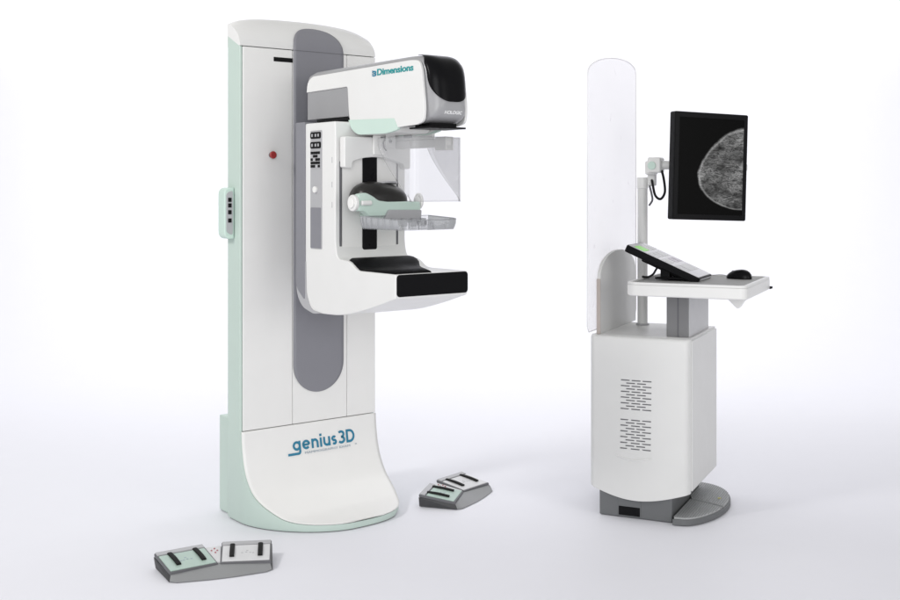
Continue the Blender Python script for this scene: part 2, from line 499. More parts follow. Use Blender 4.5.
# compression device: cushion, mint bracket, knobs, paddle
bm = bmesh.new(); rows = []
for i in range(21):
    u = -1 + 2 * i / 20; row = []
    for j in range(17):
        a = math.pi * j / 16
        hx = .130; xx = .360 + hx * u
        sc = max(0.0, 1 - abs(u) ** 2.6) ** (1 / 2.6)
        ht = .082 * sc * (1.0 - .14 * u)
        row.append((xx, -.555 + .085 * sc * math.cos(a) * -1 * 1.0, 1.432 + ht * abs(math.sin(a)) ** .75))
    rows.append(row)
grid(bm, rows)
bmesh.ops.remove_doubles(bm, verts=bm.verts, dist=1e-5)
CU = obj('compression_cushion', bm, CUSH, MM, smooth_ang=70)
B('cushion_base', (.245, -.632, 1.40), (.485, -.50, 1.434), BLACK, MM, .008)
bm = bmesh.new(); cyl(bm, (.40, -.55, 1.504), (0, .12, 1), .055, .008, 32)
for v in bm.verts: v.co.y = -.55 + (v.co.y + .55) * .75
obj('top_insert', bm, GREY_L, CU, .002)
brk = [(.196, 1.462), (.235, 1.470), (.268, 1.456), (.300, 1.436), (.345, 1.431), (.512, 1.433), (.516, 1.352), (.500, 1.343), (.285, 1.338), (.262, 1.352), (.247, 1.378), (.222, 1.394), (.196, 1.392)]
BR = PR('paddle_bracket', fillet(brk, .012), 'y', -.650, -.612, MINT2, MM, .006)
B('bracket_arm', (.30, -.615, 1.36), (.43, -.50, 1.42), MINT2, BR, .008)
PR('grey_grip', fillet([(.312, 1.352), (.343, 1.398), (.508, 1.396), (.505, 1.348)], .006), 'y', -.664, -.648, GREY_L, BR, .004)
B('clamp_latch', (.286, -.668, 1.349), (.318, -.650, 1.356), GREY_D, BR, .001)
k = CY('adjust_knob', (.196, -.628, 1.427), (-1, 0, 0), .034, .018, W2, BR, .005)
CY('knob_cap', (.178, -.628, 1.427), (-1, 0, 0), .021, .006, W, k, .002)
CY('knob_stem', (.205, -.660, 1.427), (1, 0, 0), .010, .048, W2, BR, .003)
bm = bmesh.new()
ring = [(.518, -.628 + .027 * math.cos(2 * math.pi * i / 28), 1.432 + .030 * math.sin(2 * math.pi * i / 28)) for i in range(28)]
tube(bm, ring, .0055, 8, closed=True)
k = obj('ring_knob', bm, W, BR, smooth_ang=60)
CY('ring_hub', (.510, -.628, 1.432), (1, 0, 0), .0215, .008, W2, k, .002)
B('ring_spoke', (.519, -.631, 1.408), (.522, -.625, 1.456), GREY_L, k)

def paddle():
    x0, x1, y0, y1 = .198, .545, .655, .945
    bm = bmesh.new()
    out = fillet([(x0, -y0), (x1, -y0), (x1 - .02, -y1 + .03), (x0 + .012, -y1)], [.01, .01, .07, .04], 6)
    n = len(out); c = Vector((sum(p[0] for p in out) / n, sum(p[1] for p in out) / n))
    def ring(s, z, curl=0):
        r = []
        for p in out:
            q = c + (Vector(p) - c) * s
            fr = max(0, (-q.y - .70) / .24)
            r.append(bm.verts.new((q.x, q.y, z + curl * fr)))
        return r
    rings = [ring(1.0, 1.372, -.012), ring(.992, 1.350, -.006), ring(.97, 1.330), ring(.94, 1.321), ring(.80, 1.320), ring(.4, 1.320), ring(.02, 1.320)]
    inner = [ring(.988, 1.373, -.012), ring(.980, 1.350, -.006), ring(.955, 1.334), ring(.93, 1.325), ring(.80, 1.324), ring(.4, 1.324), ring(.02, 1.324)]
    for S_ in (rings, inner):
        for a, b in zip(S_, S_[1:]):
            for i in range(n): bm.faces.new((a[i], a[(i + 1) % n], b[(i + 1) % n], b[i]))
        bm.faces.new(S_[-1])
    for i in range(n): bm.faces.new((rings[0][i], rings[0][(i + 1) % n], inner[0][(i + 1) % n], inner[0][i]))
    return obj('clear_paddle', bm, CLEARB, MM, smooth_ang=45)
PD = paddle()
bm = bmesh.new()
rim = fillet([(.199, -.656), (.544, -.656), (.524, -.914), (.211, -.944)], [.01, .01, .07, .04], 6)
tube(bm, [(p[0], p[1], 1.3725 - .012 * max(0, (-p[1] - .70) / .24)) for p in rim], .0024, 6, closed=True)
obj('paddle_rim', bm, RIBM, PD, smooth_ang=60)
for v in (.675, .70, .735, .78, .82, .868): B('wall_rib', (.1965, -v - .004, 1.330), (.2005, -v, 1.368), RIBM, PD)
for x in (.24, .285, .36, .42): B('wall_rib', (x, -.9455, 1.326), (x + .004, -.936, 1.352), RIBM, PD)
bm = bmesh.new()
for x in (.225, .262, .30, .345, .40, .45, .50):
    box(bm, (x, -.700, 1.326), (x + .004, -.662, 1.362))
for x in (.24, .33, .47): cyl(bm, (x, -.668, 1.345), (0, -1, 0), .007, .036, 12)
box(bm, (.215, -.706, 1.330), (.530, -.702, 1.358))
obj('paddle_ribs', bm, RIBM, PD)
for x in (.272, .455, .492): B('paddle_screw', (x, -.712, 1.335), (x + .007, -.704, 1.352), GREY_D, PD, .001)

# detector: dark front face and dark top pad
PR('detector_front', [(x, z) for x, z in rrect(.186, 1.064, .537, 1.150, .014)], 'y', -.941, -.930, CARBON, MM, .0025)
rows = []
pad = [(.556, 1.1935), (.562, 1.1935), (.575, 1.1925), (.590, 1.1910), (.604, 1.1870), (.625, 1.179), (.640, 1.169), (.655, 1.161), (.68, 1.1570), (.75, 1.1560), (.925, 1.1560)]
for (v, z) in pad:
    k = max(0, (v - .61) / .315)
    xr = .534 - .17 * k  # slanted edge bares white housing, painting in a glossy reflection on the dark top
    xl = .186 + .03 * max(0, (.60 - v) / .044) ** 2
    rows.append([(xl + (xr - xl) * j / 20, -v, z - (.010 if j == 0 or j == 20 else 0)) for j in range(21)])
sheet('detector_top_pad', rows, CARBON, MM, .004)

# ---- tube arm
XH, HW, ZC, HZ = .3635, .1015, 1.874, .136
E2 = 3.4
def sgnpow(a, p): return math.copysign(abs(a) ** p, a)
def expo(vv, Z): return 9 + ((4.2 if Z > 0 else 8) - 9) * min(1, vv * 1.3)
def lean(z, k): return k * (.012 - .10 * (z - 1.80))
def armz(v, Z):   # underside lifts toward the column
    lo = interp(v, [.14, .45, .52, .60, 1.2], [1.790, 1.790, 1.745, 1.738, 1.738]); hi = interp(v, [.14, .2, .93, 1.2], [1.992, 2.006, 2.010, 2.006])
    return (lo + hi) / 2 + Z * (hi - lo) / 2
def ring_pts(v, sc, vv=0):
    row = []
    for i in range(NT + 1):
        t = 2 * math.pi * i / NT; e = expo(vv, math.sin(t))
        X, Z = sgnpow(math.cos(t), 2 / e) * sc, sgnpow(math.sin(t), 2 / e) * sc
        z = armz(v, Z); row.append((XH + HW * X, -v - (lean(z, vv) if vv else 0), z))
    return row
NT = 96; FD = .165; V0 = .89
rows = [ring_pts(v, sc) for v, sc in ((.136, .9), (.140, .97), (.15, 1), (.20, 1), (.45, 1), (.52, 1), (.60, 1), (.75, 1), (V0, 1))]
for i in range(1, 25):
    f = R(90 * i / 24); vv = math.sin(f) ** (2 / E2); rows.append(ring_pts(V0 + FD * vv, max(1e-4, math.cos(f) ** (2 / E2)), vv))
bm = bmesh.new(); V = grid(bm, rows); bm.faces.new(V[0][:-1])
bmesh.ops.remove_doubles(bm, verts=bm.verts, dist=1e-5)
TA = obj('tube_arm', bm, HEADG, MM, smooth_ang=60)
# white side covers
wp = [(.140, 1.915), (.148, 1.960), (.185, 1.983), (.930, 1.990), (.985, 1.984), (1.002, 1.950), (1.022, 1.80), (1.015, 1.745), (.97, 1.734), (.84, 1.730),
      (.775, 1.712), (.64, 1.710), (.555, 1.718), (.510, 1.740), (.487, 1.79), (.476, 1.918)]
wr = [.004, .05, .05, .03, .05, .05, .05, .02, .02, .03, .06, .05, .05, .05, .03, .012]
wps = [(-a, b) for a, b in fillet(wp, wr)]
for s_ in (-1, 1):
    xa = XH + s_ * (HW - .006); xb = XH + s_ * (HW + .006)
    sc_ = PR('side_cover', wps, 'x', min(xa, xb), max(xa, xb), W2, TA, .004)
    mp = fillet([(-.487, 1.776), (-.82, 1.767), (-.85, 1.722), (-.775, 1.708), (-.555, 1.711), (-.508, 1.738)], [.004, .004, .01, .04, .04, .03])
    xm = XH + s_ * (HW + .0085)
    PR('mint_trim', mp, 'x', min(XH + s_ * HW * .95, xm), max(XH + s_ * HW * .95, xm), MINT2, sc_, .004)
    if s_ < 0: SC = sc_
    xg = XH + s_ * (HW + .002)
    B('grey_inset', (min(xg, XH), -.475, 1.792), (max(xg, XH), -.142, 1.914), INSETG, TA, .003)
B('under_housing', (XH - HW + .005, -.80, 1.712), (XH + HW - .005, -.52, 1.76), W, TA, .02)
B('arm_gap', (.262, -.475, 1.776), (.465, -.22, 1.789), BLACK, TA)
def side_fn(v0, z0):
    def f(x, y, z): return Vector((XH - HW - .0072 - z, -(v0 + x), z0 + y))
    return f
lettering('lettering', 'Dimensions', .036, side_fn(.700, 1.948), TEAL2, SC, bold=.0010, width=.250)
lettering('lettering', '3', .030, side_fn(.668, 1.946), TEAL, SC, bold=.0012, width=.026)
bm = bmesh.new()
for i in range(4):
    z = 1.9475 + i * .0062; v0 = .664
    box(bm, (XH - HW - .0086, -(v0 + .010), z), (XH - HW - .0074, -v0, z + .0028))
obj('letter_stripes', bm, TEAL, SC)
# black visor window on the head: lies on the superquadric end
def head_pt(X, Z, off=.0):
    lo, hi = 0.0, 1.0
    for _ in range(30):
        vv = (lo + hi) / 2; e = expo(vv, Z); sc = (1 - vv ** E2) ** (1 / E2)
        if abs(X) ** e + abs(Z) ** e < sc ** e: lo = vv
        else: hi = vv
    v = V0 + FD * lo; z = armz(v, Z)
    return Vector((XH + HW * X, -v - lean(z, lo), z))
def head_off(X, Z, off):
    d = .004; p = head_pt(X, Z)
    a = head_pt(X + d, Z) - head_pt(X - d, Z); b = head_pt(X, min(.9999, Z + d)) - head_pt(X, Z - d)
    n = a.cross(b).normalized()
    if n.dot(p - Vector((XH, -.8, 1.85))) < 0: n = -n
    return p + n * off
rows = []
zs = [1.822 + .10 * (i / 16) ** 2 for i in range(17)] + [1.94, 1.955, 1.968, 1.978, 1.986, 1.992, 1.997, 2.001, 2.004, 2.006, 2.0076]
for z in zs:
    if z < 1.935: X = .86 * max(0, 1 - ((1.935 - z) / .1135) ** 2.8) ** (1 / 2.8)
    else: X = .86 - .22 * max(0, (z - 1.965) / .045) ** 2
    Z = min(.99995, (z - 1.873) / .1358)
    rows.append([head_off(X * (-1 + 2 * j / 28), Z, .003) for j in range(29)])
sheet('head_window', rows, GLOSSB, TA, .0025)
def head_fn(x0, z0):
    def f(x, y, z):
        zz = z0 + y; X = (x0 + x - XH) / HW; Z = (zz - 1.874) / .136
        p = head_pt(X, Z); return Vector((x0 + x, p.y - .0016 - z, zz))
    return f
lettering('lettering', 'HOLOGIC', .017, head_fn(.330, 1.776), INKL, TA, bold=.0006, width=.085)
bm = bmesh.new()
box(bm, (.272, -1.035, 1.720), (.45, -.90, 1.727)); box(bm, (.30, -1.00, 1.727), (.43, -.90, 1.742))
obj('collimator_blade', bm, BLACK, TA, .001)
B('blade_rail', (.258, -.965, 1.731), (.268, -.80, 1.739), BLACK, TA, .001)

# ================================================================== WORKSTATION CART
CT = thing('workstation_cart',
           'white computer cart with tall clear shield, raised black monitor and vented cabinet',
           'workstation cart', (1.062, 5.0, 0), -25)
# cabinet
CAB = B('cabinet', (-.462, .012, .135), (0, .55, .812), WC, CT, .010, 4)
fr = [(-.466, .818), (-.466, .128)] + [(-.466 + .466 * t, .128 - .044 * math.sin(math.pi * t) + .004 * t) for t in [i / 20 for i in range(1, 20)]] + [(0.001, .132), (0.001, .818)]
bm = bmesh.new()
NX = 60; rows = []
def fbot(t): return .126 - .040 * math.sin(math.pi * t) + .004 * t
for k in range(13):
    s = k / 12; row = []
    for i in range(NX + 1):
        t = i / NX; zb_ = fbot(t); z = zb_ + (.800 - zb_) * s
        y = -.008 - .041 * math.sin(math.pi * t) * (1 - s * .85) + .018 * max(0, (abs(t - .5) - .455) / .045) ** 2
        row.append((-.460 + .458 * t, y, z))
    rows.append(row)
for (dy, dz) in ((.002, .007), (.007, .013), (.014, .016), (.030, .0165)):
    rows.append([(p[0], p[1] + dy, .800 + dz) for p in rows[12]])
bm = bmesh.new(); V = grid(bm, rows)
low = [bm.verts.new((p.co.x, .03, p.co.z)) for p in V[0]]
for i in range(NX): bm.faces.new((V[0][i], low[i], low[i + 1], V[0][i + 1]))
for j in (0, NX):
    bk = [bm.verts.new((r[j].co.x, .03, min(r[j].co.z, .8165))) for r in V[:-1]]
    for a in range(len(bk) - 1): bm.faces.new((V[a][j], V[a + 1][j], bk[a + 1], bk[a]))
FP = obj('front_panel', bm, WC, CAB, smooth_ang=40)
b = FP.modifiers.new('bevel', 'BEVEL'); b.width = .004; b.segments = 3; b.limit_method = 'ANGLE'; b.angle_limit = R(50); b.harden_normals = True
B('side_panel', (-.002, .030, .138), (.004, .546, .808), WC, CAB, .003)
B('top_panel', (-.455, .028, .810), (-.004, .548, .8175), WC, CAB, .002)

def ypan(x, z):
    t = (x + .460) / .458; zb_ = fbot(t); s = (z - zb_) / (.800 - zb_)
    return -.008 - .041 * math.sin(math.pi * t) * (1 - s * .85)
for (za, rows_n) in ((.622, 11), (.445, 11)):
    bm = bmesh.new()
    for r_ in range(rows_n):
        z = za - r_ * .0128
        if r_ % 2 == 0: xs = [(-.308, -.268), (-.258, -.218), (-.208, -.168)]
        else: xs = [(-.283, -.243), (-.233, -.193)]
        for (a, b_) in xs:
            y = ypan((a + b_) / 2, z); box(bm, (a, y - .0008, z - .0026), (b_, y + .004, z + .0022))
    obj('vent', bm, GREY_D, FP)
bm = bmesh.new()
pts = []
for i in range(13):
    t = i / 12; x = -.330 + .165 * t; z = .283 - .016 * math.sin(math.pi * t)
    pts.append((x, ypan(x, z) + .0035, z))
tube(bm, pts, .0065, 10)
obj('pull_lip', bm, WC, FP, smooth_ang=60)

# base with foot platform
BS = PR('base', [(-.41, -.022), (-.075, -.022), (-.075, .52), (-.41, .52)], 'z', .002, .118, BASEG, CT, .006)
B('base_panel', (-.322, -.0245, .008), (-.215, -.020, .11), BASEG, BS, .002)
B('base_opening', (-.318, -.0262, .012), (-.220, -.023, .052), BLACK, BS, .001)
plat = [(-.066, -.055), (.0, -.045), (.045, .01), (.092, .12), (.112, .24), (.110, .36), (.078, .48), (.020, .56), (-.04, .60), (-.105, .612)]
plat_s = fillet(plat + [(-.105, .4), (-.066, .3)], [.005, .03, .04, .05, .05, .05, .05, .04, .04, .005, .003, .003], 5)
PF = PR('foot_platform', plat_s, 'z', .003, .029, BASEG, CT, .005)
def clip(poly, a, b, c):
    """keep points with a x + b y <= c"""
    out = []
    for i in range(len(poly)):
        p, q = poly[i], poly[(i + 1) % len(poly)]
        dp = a * p[0] + b * p[1] - c; dq = a * q[0] + b * q[1] - c
        if dp <= 0: out.append(p)
        if dp * dq < 0:
            t = dp / (dp - dq); out.append((p[0] + (q[0] - p[0]) * t, p[1] + (q[1] - p[1]) * t))
    return out
cxp, cyp = .0, .28
shr = [(cxp + (p[0] - cxp) * .93, cyp + (p[1] - cyp) * .97) for p in plat_s]
A_, B_, C_ = .45, 1.0, .262
for sg in (1, -1):
    poly = clip(shr, sg * A_, sg * B_, sg * C_ - .006)
    hgt = .035 if sg > 0 else .038
    tp = PR('tread_plate', poly, 'z', .028, hgt, TREAD, PF, .002)
    bm = bmesh.new()
    x = -.095
    while x < .11:
        st = clip(clip(poly, 1, 0, x + .004), -1, 0, -(x))
        if len(st) >= 3:
            ys = [p[1] for p in st]
            if max(ys) - min(ys) > .02: box(bm, (x, min(ys) + .006, hgt - .001), (x + .004, max(ys) - .006, hgt + .0025))
        x += .0105
    obj('tread_ribs', bm, PEDAL_G, tp, .0008)
CY('marker', (.060, .335, .038), (0, 0, 1), .008, .004, mat('yellow_mark', (.45, .42, .12), .5), PF)

# side board, clear shield, pole
bd = [(.028, .817), (.628, .817), (.628, 1.06)] + [(.328 + .30 * math.cos(R(a)), 1.06 + .132 * math.sin(R(a)) ** .85) for a in range(8, 180, 8)] + [(.028, 1.06)]
SB = PR('side_board', bd, 'x', -.437, -.421, mat('board_grey_white', (.66, .66, .65), .45), CT, .003)
PR('edge_band', [(.024, .817), (.0285, .817), (.0285, 1.07), (.024, 1.07)], 'x', -.438, -.420, TRIM, SB)
def arch(y0, y1, z0, z1, rise, r=.0):
    yc = (y0 + y1) / 2; hw = (y1 - y0) / 2
    sl = .072
    out = [(y0 + .02, z0), (y1 - .02, z0), (y1, z0 + .03), (y1, z1 + sl)]
    for i in range(1, 24):
        a = math.pi * i / 24; out.append((yc + hw * math.cos(a), z1 + sl * (.5 + .5 * math.cos(a)) + rise * math.sin(a) ** .75))
    return out + [(y0, z1), (y0, z0 + .03)]
sh = arch(-.085, .715, .835, 1.995, .088)
SH = PR('clear_shield', sh, 'x', -.450, -.442, SHIELD, CT)
bm = bmesh.new()
tube(bm, [(-.446, p[0], p[1]) for p in sh], .0024, 6, closed=True)
obj('shield_rim', bm, SHEDGE, SH, smooth_ang=60)
for z in (.92, 1.05):
    for y in (.15, .5): CY('shield_bolt', (-.455, y, z), (1, 0, 0), .008, .02, METAL, SH, .001)
PO = CY('pole', (-.340, .457, .817), (0, 0, 1), .0245, .70, WC, CT)
CY('pole_collar', (-.340, .457, .8172), (0, 0, 1), .032, .008, GREY_L, PO, .002)
CY('pole_head', (-.340, .457, 1.487), (0, 0, 1), .0275, .056, W2, PO, .004)
# pedestal
PE = B('lift_column', (-.122, .064, .817), (-.022, .468, 1.018), mat('lift_grey', (.19, .19, .195), .4, metal=.15), CT, .004)
B('column_groove', (-.072, .0625, .818), (-.066, .066, 1.016), GREY_D, PE)
B('column_side_cover', (-.0225, .070, .818), (-.018, .462, 1.017), mat('lift_light', (.50, .50, .51), .4), PE, .001)
# table
tb = rrect(-.262, -.128, .270, .486, [.035, .06, .055, .030], 8)
TB = PR('table_tray', tb, 'z', 1.013, 1.066, W2, CT, .008, 4)
ti = rrect(-.244, -.110, .252, .468, [.03, .05, .045, .025], 8)
PR('table_inset', ti, 'z', 1.060, 1.0672, TABLEG, TB)
bm = bmesh.new()
n = len(tb)
zt_ = 1.0735
o_t = [bm.verts.new((p[0] * .998, p[1], 1.064)) for p in tb]; o_u = [bm.verts.new((p[0] * .992, p[1] * .99 + .001, zt_)) for p in tb]
i_u = [bm.verts.new((p[0], p[1], zt_)) for p in ti]; i_t = [bm.verts.new((p[0], p[1], 1.0673)) for p in ti]
for L1, L2 in ((o_t, o_u), (o_u, i_u), (i_u, i_t)):
    for i in range(n): bm.faces.new((L1[i], L1[(i + 1) % n], L2[(i + 1) % n], L2[i]))
obj('table_rim', bm, W2, TB, smooth_ang=40)
PR('cable_hook', [(.150, 1.012), (.244, 1.012), (.212, .965), (.200, .962)], 'y', .02, .05, W2, CT, .004)
bm = bmesh.new(); prism(bm, [(.268, 1.014), (.281, 1.018), (.281, 1.028), (.268, 1.028)], 'y', .46, .472)
obj('rear_latch', bm, BLACK, TB, .002)

# monitor arm + monitor
B('arm_link', (-.312, .437, 1.500), (-.272, .475, 1.610), WC, PO, .008)
B('arm_knuckle', (-.318, .41, 1.555), (-.262, .462, 1.622), W2, PO, .010)
B('arm_head', (-.292, .36, 1.563), (-.225, .44, 1.638), W2, PO, .010)
CY('joint_disc', (-.268, .361, 1.598), (0, -1, 0), .020, .006, MINT2, PO, .002)
def cart_local(X, Y, Z):
    dx, dy = X - 1.062, Y - 5.0; a = R(-25)
    return (dx * math.cos(a) + dy * math.sin(a), -dx * math.sin(a) + dy * math.cos(a), Z)
mc = cart_local(1.2235, 5.3, 1.590)
TU('arm_tube', [(-.262, .40, 1.600), (-.19, .40, 1.600), (-.10, .42, 1.595), (mc[0], mc[1] + .07, 1.59)], .021, WC, PO, 8, 16)
TU('monitor_cable', [(-.292, .45, 1.530), (-.275, .40, 1.512), (-.255, .375, 1.455), (-.228, .372, 1.437), (-.208, .375, 1.47), (-.214, .380, 1.53), (-.226, .385, 1.575)], .0062, RUBBER, PO)
TU('thin_cable', [(-.300, .44, 1.50), (-.286, .425, 1.46), (-.284, .43, 1.43), (-.302, .44, 1.405)], .005, GREY_D, PO)
MO = bpy.data.objects.new('monitor', None)
bm = bmesh.new(); prism(bm, rrect(-.200, -.252, .200, .252, .009), 'y', 0, .044)
MO = obj('monitor', bm, BLACK, CT, .004, 3)
MO.location = mc; MO.rotation_euler = (0, R(1.75), R(45))
B('back_housing', (-.15, .043, -.18), (.15, .075, .18), BLACK, MO, .015)
# screen: procedural X-ray picture
sc = bpy.data.materials.new('xray_screen'); sc.use_nodes = True
nt = sc.node_tree; nt.nodes.clear()
out = nt.nodes.new('ShaderNodeOutputMaterial'); pb = nt.nodes.new('ShaderNodeBsdfPrincipled')
pb.inputs['Base Color'].default_value = (.003, .003, .003, 1); pb.inputs['Roughness'].default_value = .35; pb.inputs['Specular IOR Level'].default_value = .05
nt.links.new(pb.outputs[0], out.inputs[0])
tc = nt.nodes.new('ShaderNodeTexCoord'); sep = nt.nodes.new('ShaderNodeSeparateXYZ'); nt.links.new(tc.outputs['Object'], sep.inputs[0])
def mth(op, a, b=None, c=None, clampv=False):
    n = nt.nodes.new('ShaderNodeMath'); n.operation = op; n.use_clamp = clampv
    for i, v in enumerate((a, b, c)):
        if v is None: continue
        if isinstance(v, (int, float)): n.inputs[i].default_value = v
        else: nt.links.new(v, n.inputs[i])
    return n.outputs[0]
SX1 = .176
X = mth('DIVIDE', mth('SUBTRACT', SX1, sep.outputs['X']), .250)          # 0 at the chest-wall edge, 1 at the tip
zrel = mth('SUBTRACT', sep.outputs['Z'], -.032)
up = mth('MAXIMUM', mth('DIVIDE', zrel, .222), 0.0); dn = mth('MAXIMUM', mth('DIVIDE', mth('MULTIPLY', zrel, -1), .172), 0.0)
Yn = mth('ADD', mth('POWER', up, 1.35), mth('POWER', dn, 2.4))
wob = nt.nodes.new('ShaderNodeTexNoise'); wob.inputs['Scale'].default_value = 22; nt.links.new(tc.outputs['Object'], wob.inputs['Vector'])
r_ = mth('POWER', mth('ADD', mth('POWER', mth('MAXIMUM', X, 0.0), 1.8), Yn), .6)
r_ = mth('ADD', r_, mth('MULTIPLY', mth('SUBTRACT', wob.outputs['Fac'], .5), .06))
mask = mth('MULTIPLY', mth('SUBTRACT', 1.0, r_), 22.0, clampv=True)
edge = mth('MAXIMUM', mth('SUBTRACT', 1.0, mth('MULTIPLY', mth('ABSOLUTE', mth('SUBTRACT', r_, .955)), 20.0)), 0.0)
def noise(scale, rot, detail=4, dist=1.5, s=1.0):
    mp = nt.nodes.new('ShaderNodeMapping'); mp.inputs['Rotation'].default_value = (0, R(rot), 0); mp.inputs['Scale'].default_value = scale
    nt.links.new(tc.outputs['Object'], mp.inputs['Vector'])
    t = nt.nodes.new('ShaderNodeTexNoise'); t.inputs['Scale'].default_value = s; t.inputs['Detail'].default_value = detail; t.inputs['Distortion'].default_value = dist
    nt.links.new(mp.outputs[0], t.inputs['Vector']); return t.outputs['Fac']
def ridge(n, p): return mth('POWER', mth('MAXIMUM', mth('SUBTRACT', 1.0, mth('MULTIPLY', mth('ABSOLUTE', mth('SUBTRACT', n, .5)), 5.0)), 0.0), p)
dens = mth('MULTIPLY', mth('SUBTRACT', noise((10, 10, 16), -20, 2, .6), .30), 2.2, clampv=True)
fib = mth('ADD', mth('MULTIPLY', ridge(noise((26, 26, 78), -32, 3, 1.4), 3.0), .8), mth('MULTIPLY', ridge(noise((40, 40, 90), 24, 3, 1.0), 2.4), .35))
fine = mth('MULTIPLY', noise((60, 60, 130), -15, 2, .5), .05)
tis = mth('ADD', mth('MULTIPLY', mth('MULTIPLY', fib, dens), .40), mth('ADD', mth('MULTIPLY', dens, .035), fine))
rimw = mth('ADD', .25, mth('MULTIPLY', noise((14, 14, 14), 0, 2, 0), .5))
rim = mth('MULTIPLY', mth('MULTIPLY', mth('POWER', edge, 1.5), rimw), .36)
br = mth('MULTIPLY', mth('ADD', tis, rim), mask)
cmb = nt.nodes.new('ShaderNodeCombineColor')
for k in range(3): nt.links.new(br, cmb.inputs[k])
nt.links.new(cmb.outputs[0], pb.inputs['Emission Color']); pb.inputs['Emission Strength'].default_value = .95
bm = bmesh.new(); grid(bm, [[(-.176, -.0012, -.226), (.176, -.0012, -.226)], [(-.176, -.0012, .226), (.176, -.0012, .226)]])
obj('screen', bm, sc, MO)
bm = bmesh.new()
for a, b_ in (((-.196, -.0035, -.248), (-.176, .001, .248)), ((.176, -.0035, -.248), (.196, .001, .248)),
              ((-.176, -.0034, .226), (.176, .001, .248)), ((-.176, -.0034, -.248), (.176, .001, -.226))): box(bm, a, b_)
obj('bezel', bm, GLOSSB, MO, .0008)
B('side_tab', (.198, .012, -.012), (.212, .034, .018), W2, MO, .003)

# ================================================================== CONSOLE on the table
dz = 1.0745
CO = thing('touch_console', 'slanted black control panel with a green key propped on the cart table',
           'control panel', (0, 0, 0), -25)
a = R(-25); lx, ly = -.12, .21
CO.location = (1.062 + lx * math.cos(a) - ly * math.sin(a), 5.0 + lx * math.sin(a) + ly * math.cos(a), dz)
# slab: long axis falls from x=-.19 (high) to x=+.14 (low)
ang = math.atan2(.146, .336); L = math.hypot(.146, .336)
bm = bmesh.new(); prism(bm, rrect(0, -.135, L, .135, .012), 'z', -.034, 0)
SL = obj('panel_body', bm, BLACK, CO, .006)
SL.location = (-.190, 0, .155); SL.rotation_euler = (0, ang, 0)
B('panel_belly', (.085, -.11, -.046), (L - .02, .11, -.033), BLACK, SL, .008)
PR('panel_face', rrect(.008, -.127, L - .008, .127, .008), 'z', -.001, .0015, SCREENP, SL, .0008)
B('green_key', (.030, -.105, .001), (.082, -.020, .003), GREEN, SL, .0008)
random.seed(5)
for (x0, y0, x1, y1) in ((.030, .000, .082, .045), (.030, .06, .082, .11), (.10, -.105, .150, -.06), (.10, -.045, .150, .0), (.10, .015, .150, .105), (.17, -.105, .215, -.02), (.17, .0, .215, .05), (.17, .065, .215, .11), (.24, -.105, .30, -.055), (.24, -.04, .30, .105)):
    B('key', (x0, y0, .001), (x1, y1, .0026), KEYL if random.random() < .6 else PLATE_W, SL, .0006)
B('front_lip', (L - .006, -.11, -.030), (L + .003, .11, -.006), METAL, SL, .002)
B('stand_leg', (-.036, -.125, .0), (.008, -.075, .052), BLACK, CO, .005)
B('stand_leg', (-.036, .075, .0), (.008, .125, .052), BLACK, CO, .005)
B('stand_foot', (-.060, -.13, 0), (.10, .13, .010), BLACK, CO, .004)
TU('cable', [(-.02, -.10, .075), (-.055, -.10, .05), (-.075, -.10, .02), (-.10, -.10, .006), (-.13, -.08, .005)], .005, RUBBER, CO)

# ================================================================== MOUSE
a = R(-25); lx, ly = .150, .345
MS = thing('computer_mouse', 'black computer mouse lying on the right end of the cart table', 'mouse',
           (1.062 + lx * math.cos(a) - ly * math.sin(a), 5.0 + lx * math.sin(a) + ly * math.cos(a), 1.0675), -40)
bm = bmesh.new(); rows = []
for i in range(17):
    u = -1 + 2 * i / 16; row = []
    w = .034 * max(0, 1 - abs(u) ** 2.4) ** (1 / 2.4) * (1 - .08 * u); h = .040 * max(0, 1 - abs(u) ** 2.6) ** (1 / 1.8) * (1.0 + .18 * u - .0)
    for j in range(15):
        t = math.pi * j / 14; row.append((.062 * u, -w * math.cos(t), .003 + h * math.sin(t) ** .8))
    rows.append(row)
grid(bm, rows); bmesh.ops.remove_doubles(bm, verts=bm.verts, dist=1e-5)
obj('mouse_body', bm, GLOSSB, MS, smooth_ang=70)
bm = bmesh.new(); prism(bm, [(.058 * math.cos(2 * math.pi * i / 24), .031 * math.sin(2 * math.pi * i / 24)) for i in range(24)], 'z', 0, .006)
obj('mouse_sole', bm, RUBBER, MS)
CY('scroll_wheel', (-.030, -.004, .030), (0, 1, 0), .008, .008, GREY_D, MS, .001)
TU('mouse_cable', [(-.058, 0, .010), (-.085, .004, .014), (-.12, .02, .012), (-.16, .05, .005)], .0018, GREY_L, MS, 8, 6)

